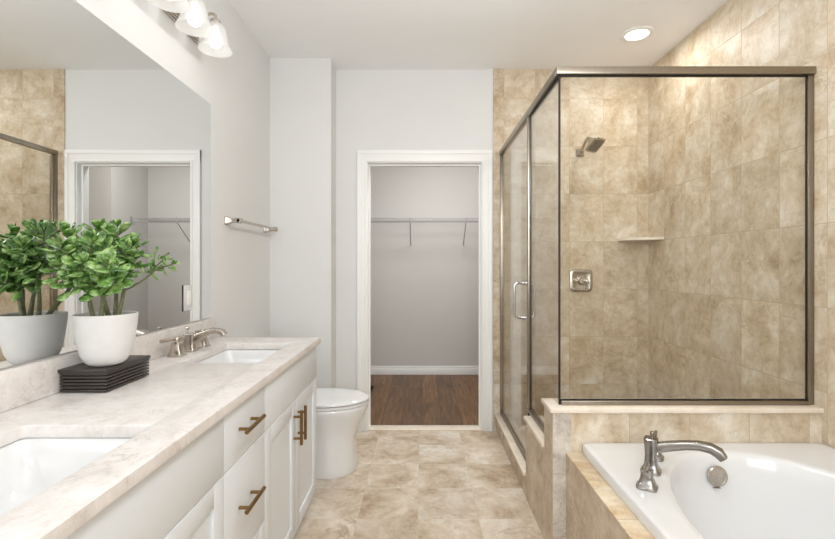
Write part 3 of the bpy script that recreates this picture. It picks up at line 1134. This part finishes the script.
# ------------------------------------------------------------------ vanity light
vl = thing('vanity_light', 'three-shade bar light with bell glass shades above the mirror', 'wall light', (XL, 1.875, 2.38))
bm = bm_new()
for w, h, d0, d1 in ((.60, .115, .0005, .010), (.585, .098, .010, .016), (.57, .08, .016, .021), (.55, .055, .021, .026)):
    box(bm, XL + d0, XL + d1, 1.875 - w / 2, 1.875 + w / 2, 2.382 - h / 2, 2.382 + h / 2, .002)
obj('back_plate', bm, M['nickel'], vl)
for y in (1.69, 1.88, 2.07):
    bm = bm_new()
    tube(bm, smooth_path([(XL + .024, y, 2.382), (XL + .07, y, 2.388), (XL + .115, y, 2.412), (XL + .138, y, 2.405), (XL + .140, y, 2.382)], 5), .0065, 12)
    lathe(bm, [(.012, .028), (.022, .022), (.024, .0), (.022, -.012)], (XL + .140, y, 2.36), 24)
    obj('arm', bm, M['nickel'], vl)
    bm = bm_new()
    prof = [(.020, 2.370), (.034, 2.360), (.045, 2.340), (.050, 2.315), (.054, 2.288), (.062, 2.264), (.071, 2.248), (.073, 2.243),
            (.070, 2.246), (.060, 2.264), (.052, 2.288), (.048, 2.315), (.043, 2.338), (.033, 2.356), (.018, 2.366)]
    lathe(bm, [(r, z) for r, z in prof], (XL + .140, y, 0), 40, cap0=False, cap1=False)
    s_ = obj('shade', bm, M['shade'], vl, smooth=60)
    bm = bm_new()
    lathe(bm, [(.001, 2.254), (.012, 2.2565), (.023, 2.264), (.029, 2.280), (.026, 2.298), (.016, 2.316), (.013, 2.330), (.012, 2.352)], (XL + .140, y, 0), 24)
    obj('bulb', bm, M['bulb'], s_, smooth=60)
    point('vanity_bulb_light', (XL + .140, y, 2.235), 0.12)

# ------------------------------------------------------------------ toilet
TY = 2.80
to = thing('toilet', 'white skirted two-piece toilet between vanity and closet door', 'toilet', (-.65, TY, 0))


def egg(xf, xb, hw, z, n=48, e=2.0, xc=-.60):
    z *= 1.025
    out = []
    for q in range(n):
        a = 2 * PI * q / n
        c, s = math.cos(a), math.sin(a)
        if c >= 0:
            x = xc + (xf - xc) * abs(c) ** (2 / e)
            y = hw * math.copysign(abs(s) ** (2 / e), s)
        else:
            x = xc + (xb - xc) * (abs(c) ** .55)
            y = hw * math.copysign(abs(s) ** .75, s)
        out.append((x, TY + y, z))
    return out


bm = bm_new()
loft(bm, [egg(-.406, -1.02, .166, 0, e=2.4), egg(-.401, -1.02, .170, .012, e=2.4), egg(-.406, -1.01, .165, .05, e=2.4), egg(-.413, -1.0, .157, .13, e=2.3), egg(-.412, -.99, .152, .20, e=2.2),
          egg(-.395, -.98, .156, .25), egg(-.37, -.97, .166, .30), egg(-.348, -.96, .178, .345), egg(-.336, -.95, .184, .375), egg(-.336, -.95, .184, .388), egg(-.342, -.94, .178, .393)])
obj('bowl', bm, M['porc'], to, smooth=60)
bm = bm_new()
loft(bm, [egg(-.338, -.865, .178, .3945), egg(-.331, -.87, .185, .397), egg(-.331, -.87, .185, .409), egg(-.338, -.865, .178, .4115)])
obj('seat', bm, M['porc'], to, smooth=60)
bm = bm_new()
loft(bm, [egg(-.336, -.86, .179, .4145), egg(-.329, -.865, .186, .417), egg(-.328, -.866, .187, .424), egg(-.336, -.86, .18, .431), egg(-.37, -.83, .15, .4355), egg(-.45, -.75, .08, .438)])
obj('lid', bm, M['porc'], to, smooth=60)
bm = bm_new(); box(bm, XL + .012, -.90, TY - .20, TY + .20, .4035, .74, .02, 4); obj('tank', bm, M['porc'], to)
bm = bm_new(); box(bm, XL + .006, -.892, TY - .208, TY + .208, .7405, .772, .008, 3); obj('tank_lid', bm, M['porc'], to)
bm = bm_new(); tube(bm, [(-.90, TY - .15, .68), (-.885, TY - .15, .68)], .012, 14); tube(bm, [(-.885, TY - .155, .68), (-.882, TY - .08, .672)], [.007, .005], 10); obj('flush_lever', bm, M['nickel'], to)

# ------------------------------------------------------------------ closet contents
ws = thing('wire_shelf', 'white wire shelf on the closet back wall seen through the doorway', 'shelf', (0, CY1 - .15, 1.75))
SY0, SY1 = 4.85, CY1 - .004
SXA, SXB = CXL + .004, CXR - .004
bm = bm_new()
for y, z, r in ((SY0, 1.762, .0035), (SY0, 1.716, .0035), (SY0 + .15, 1.757, .003), (SY1 - .004, 1.757, .003)):
    tube(bm, [(SXA, y, z), (SXB, y, z)], r, 8)
obj('rails', bm, M['wire'], ws)
bm = bm_new()
x = SXA + .012
while x < SXB:
    tube(bm, [(x, SY0 - .002, 1.718), (x, SY0 - .002, 1.764), (x, SY1, 1.760)], .0014, 5)
    x += .0254
obj('wires', bm, M['wire'], ws)
for bx in (-.73, -.128, .475):
    bm = bm_new()
    tube(bm, [(bx, SY0 + .004, 1.77), (bx, SY0 - .006, 1.762), (bx, SY0 - .006, 1.712), (bx, SY0 + .03, 1.700), (bx, SY1 - .012, 1.505), (bx, SY1, 1.49)], .005, 8)
    box(bm, bx - .008, bx + .008, SY1 - .003, SY1 + .003, 1.475, 1.515)
    obj('brace', bm, M['wire'], ws)
bm = bm_new(); box(bm, SXB - .001, SXB + .003, SY0 - .012, SY0 + .03, 1.695, 1.785, .001); obj('end_bracket', bm, M['wire'], ws)

fr = thing('floor_register', 'small bronze floor register on the closet plank floor by the doorway', 'floor vent', (-.54, 4.52, 0))
bm = bm_new()
for a in ((-.605, -.592, 4.36, 4.68), (-.498, -.485, 4.36, 4.68), (-.592, -.498, 4.36, 4.373), (-.592, -.498, 4.667, 4.68)):
    box(bm, a[0], a[1], a[2], a[3], .0005, .006)
obj('frame', bm, M['brass'], fr)
bm = bm_new()
box(bm, -.592, -.498, 4.373, 4.667, .0005, .0015)
for i in range(14):
    y = 4.385 + i * .02
    box(bm, -.592, -.498, y, y + .008, .0015, .0045)
obj('grille', bm, M['dark'], fr)
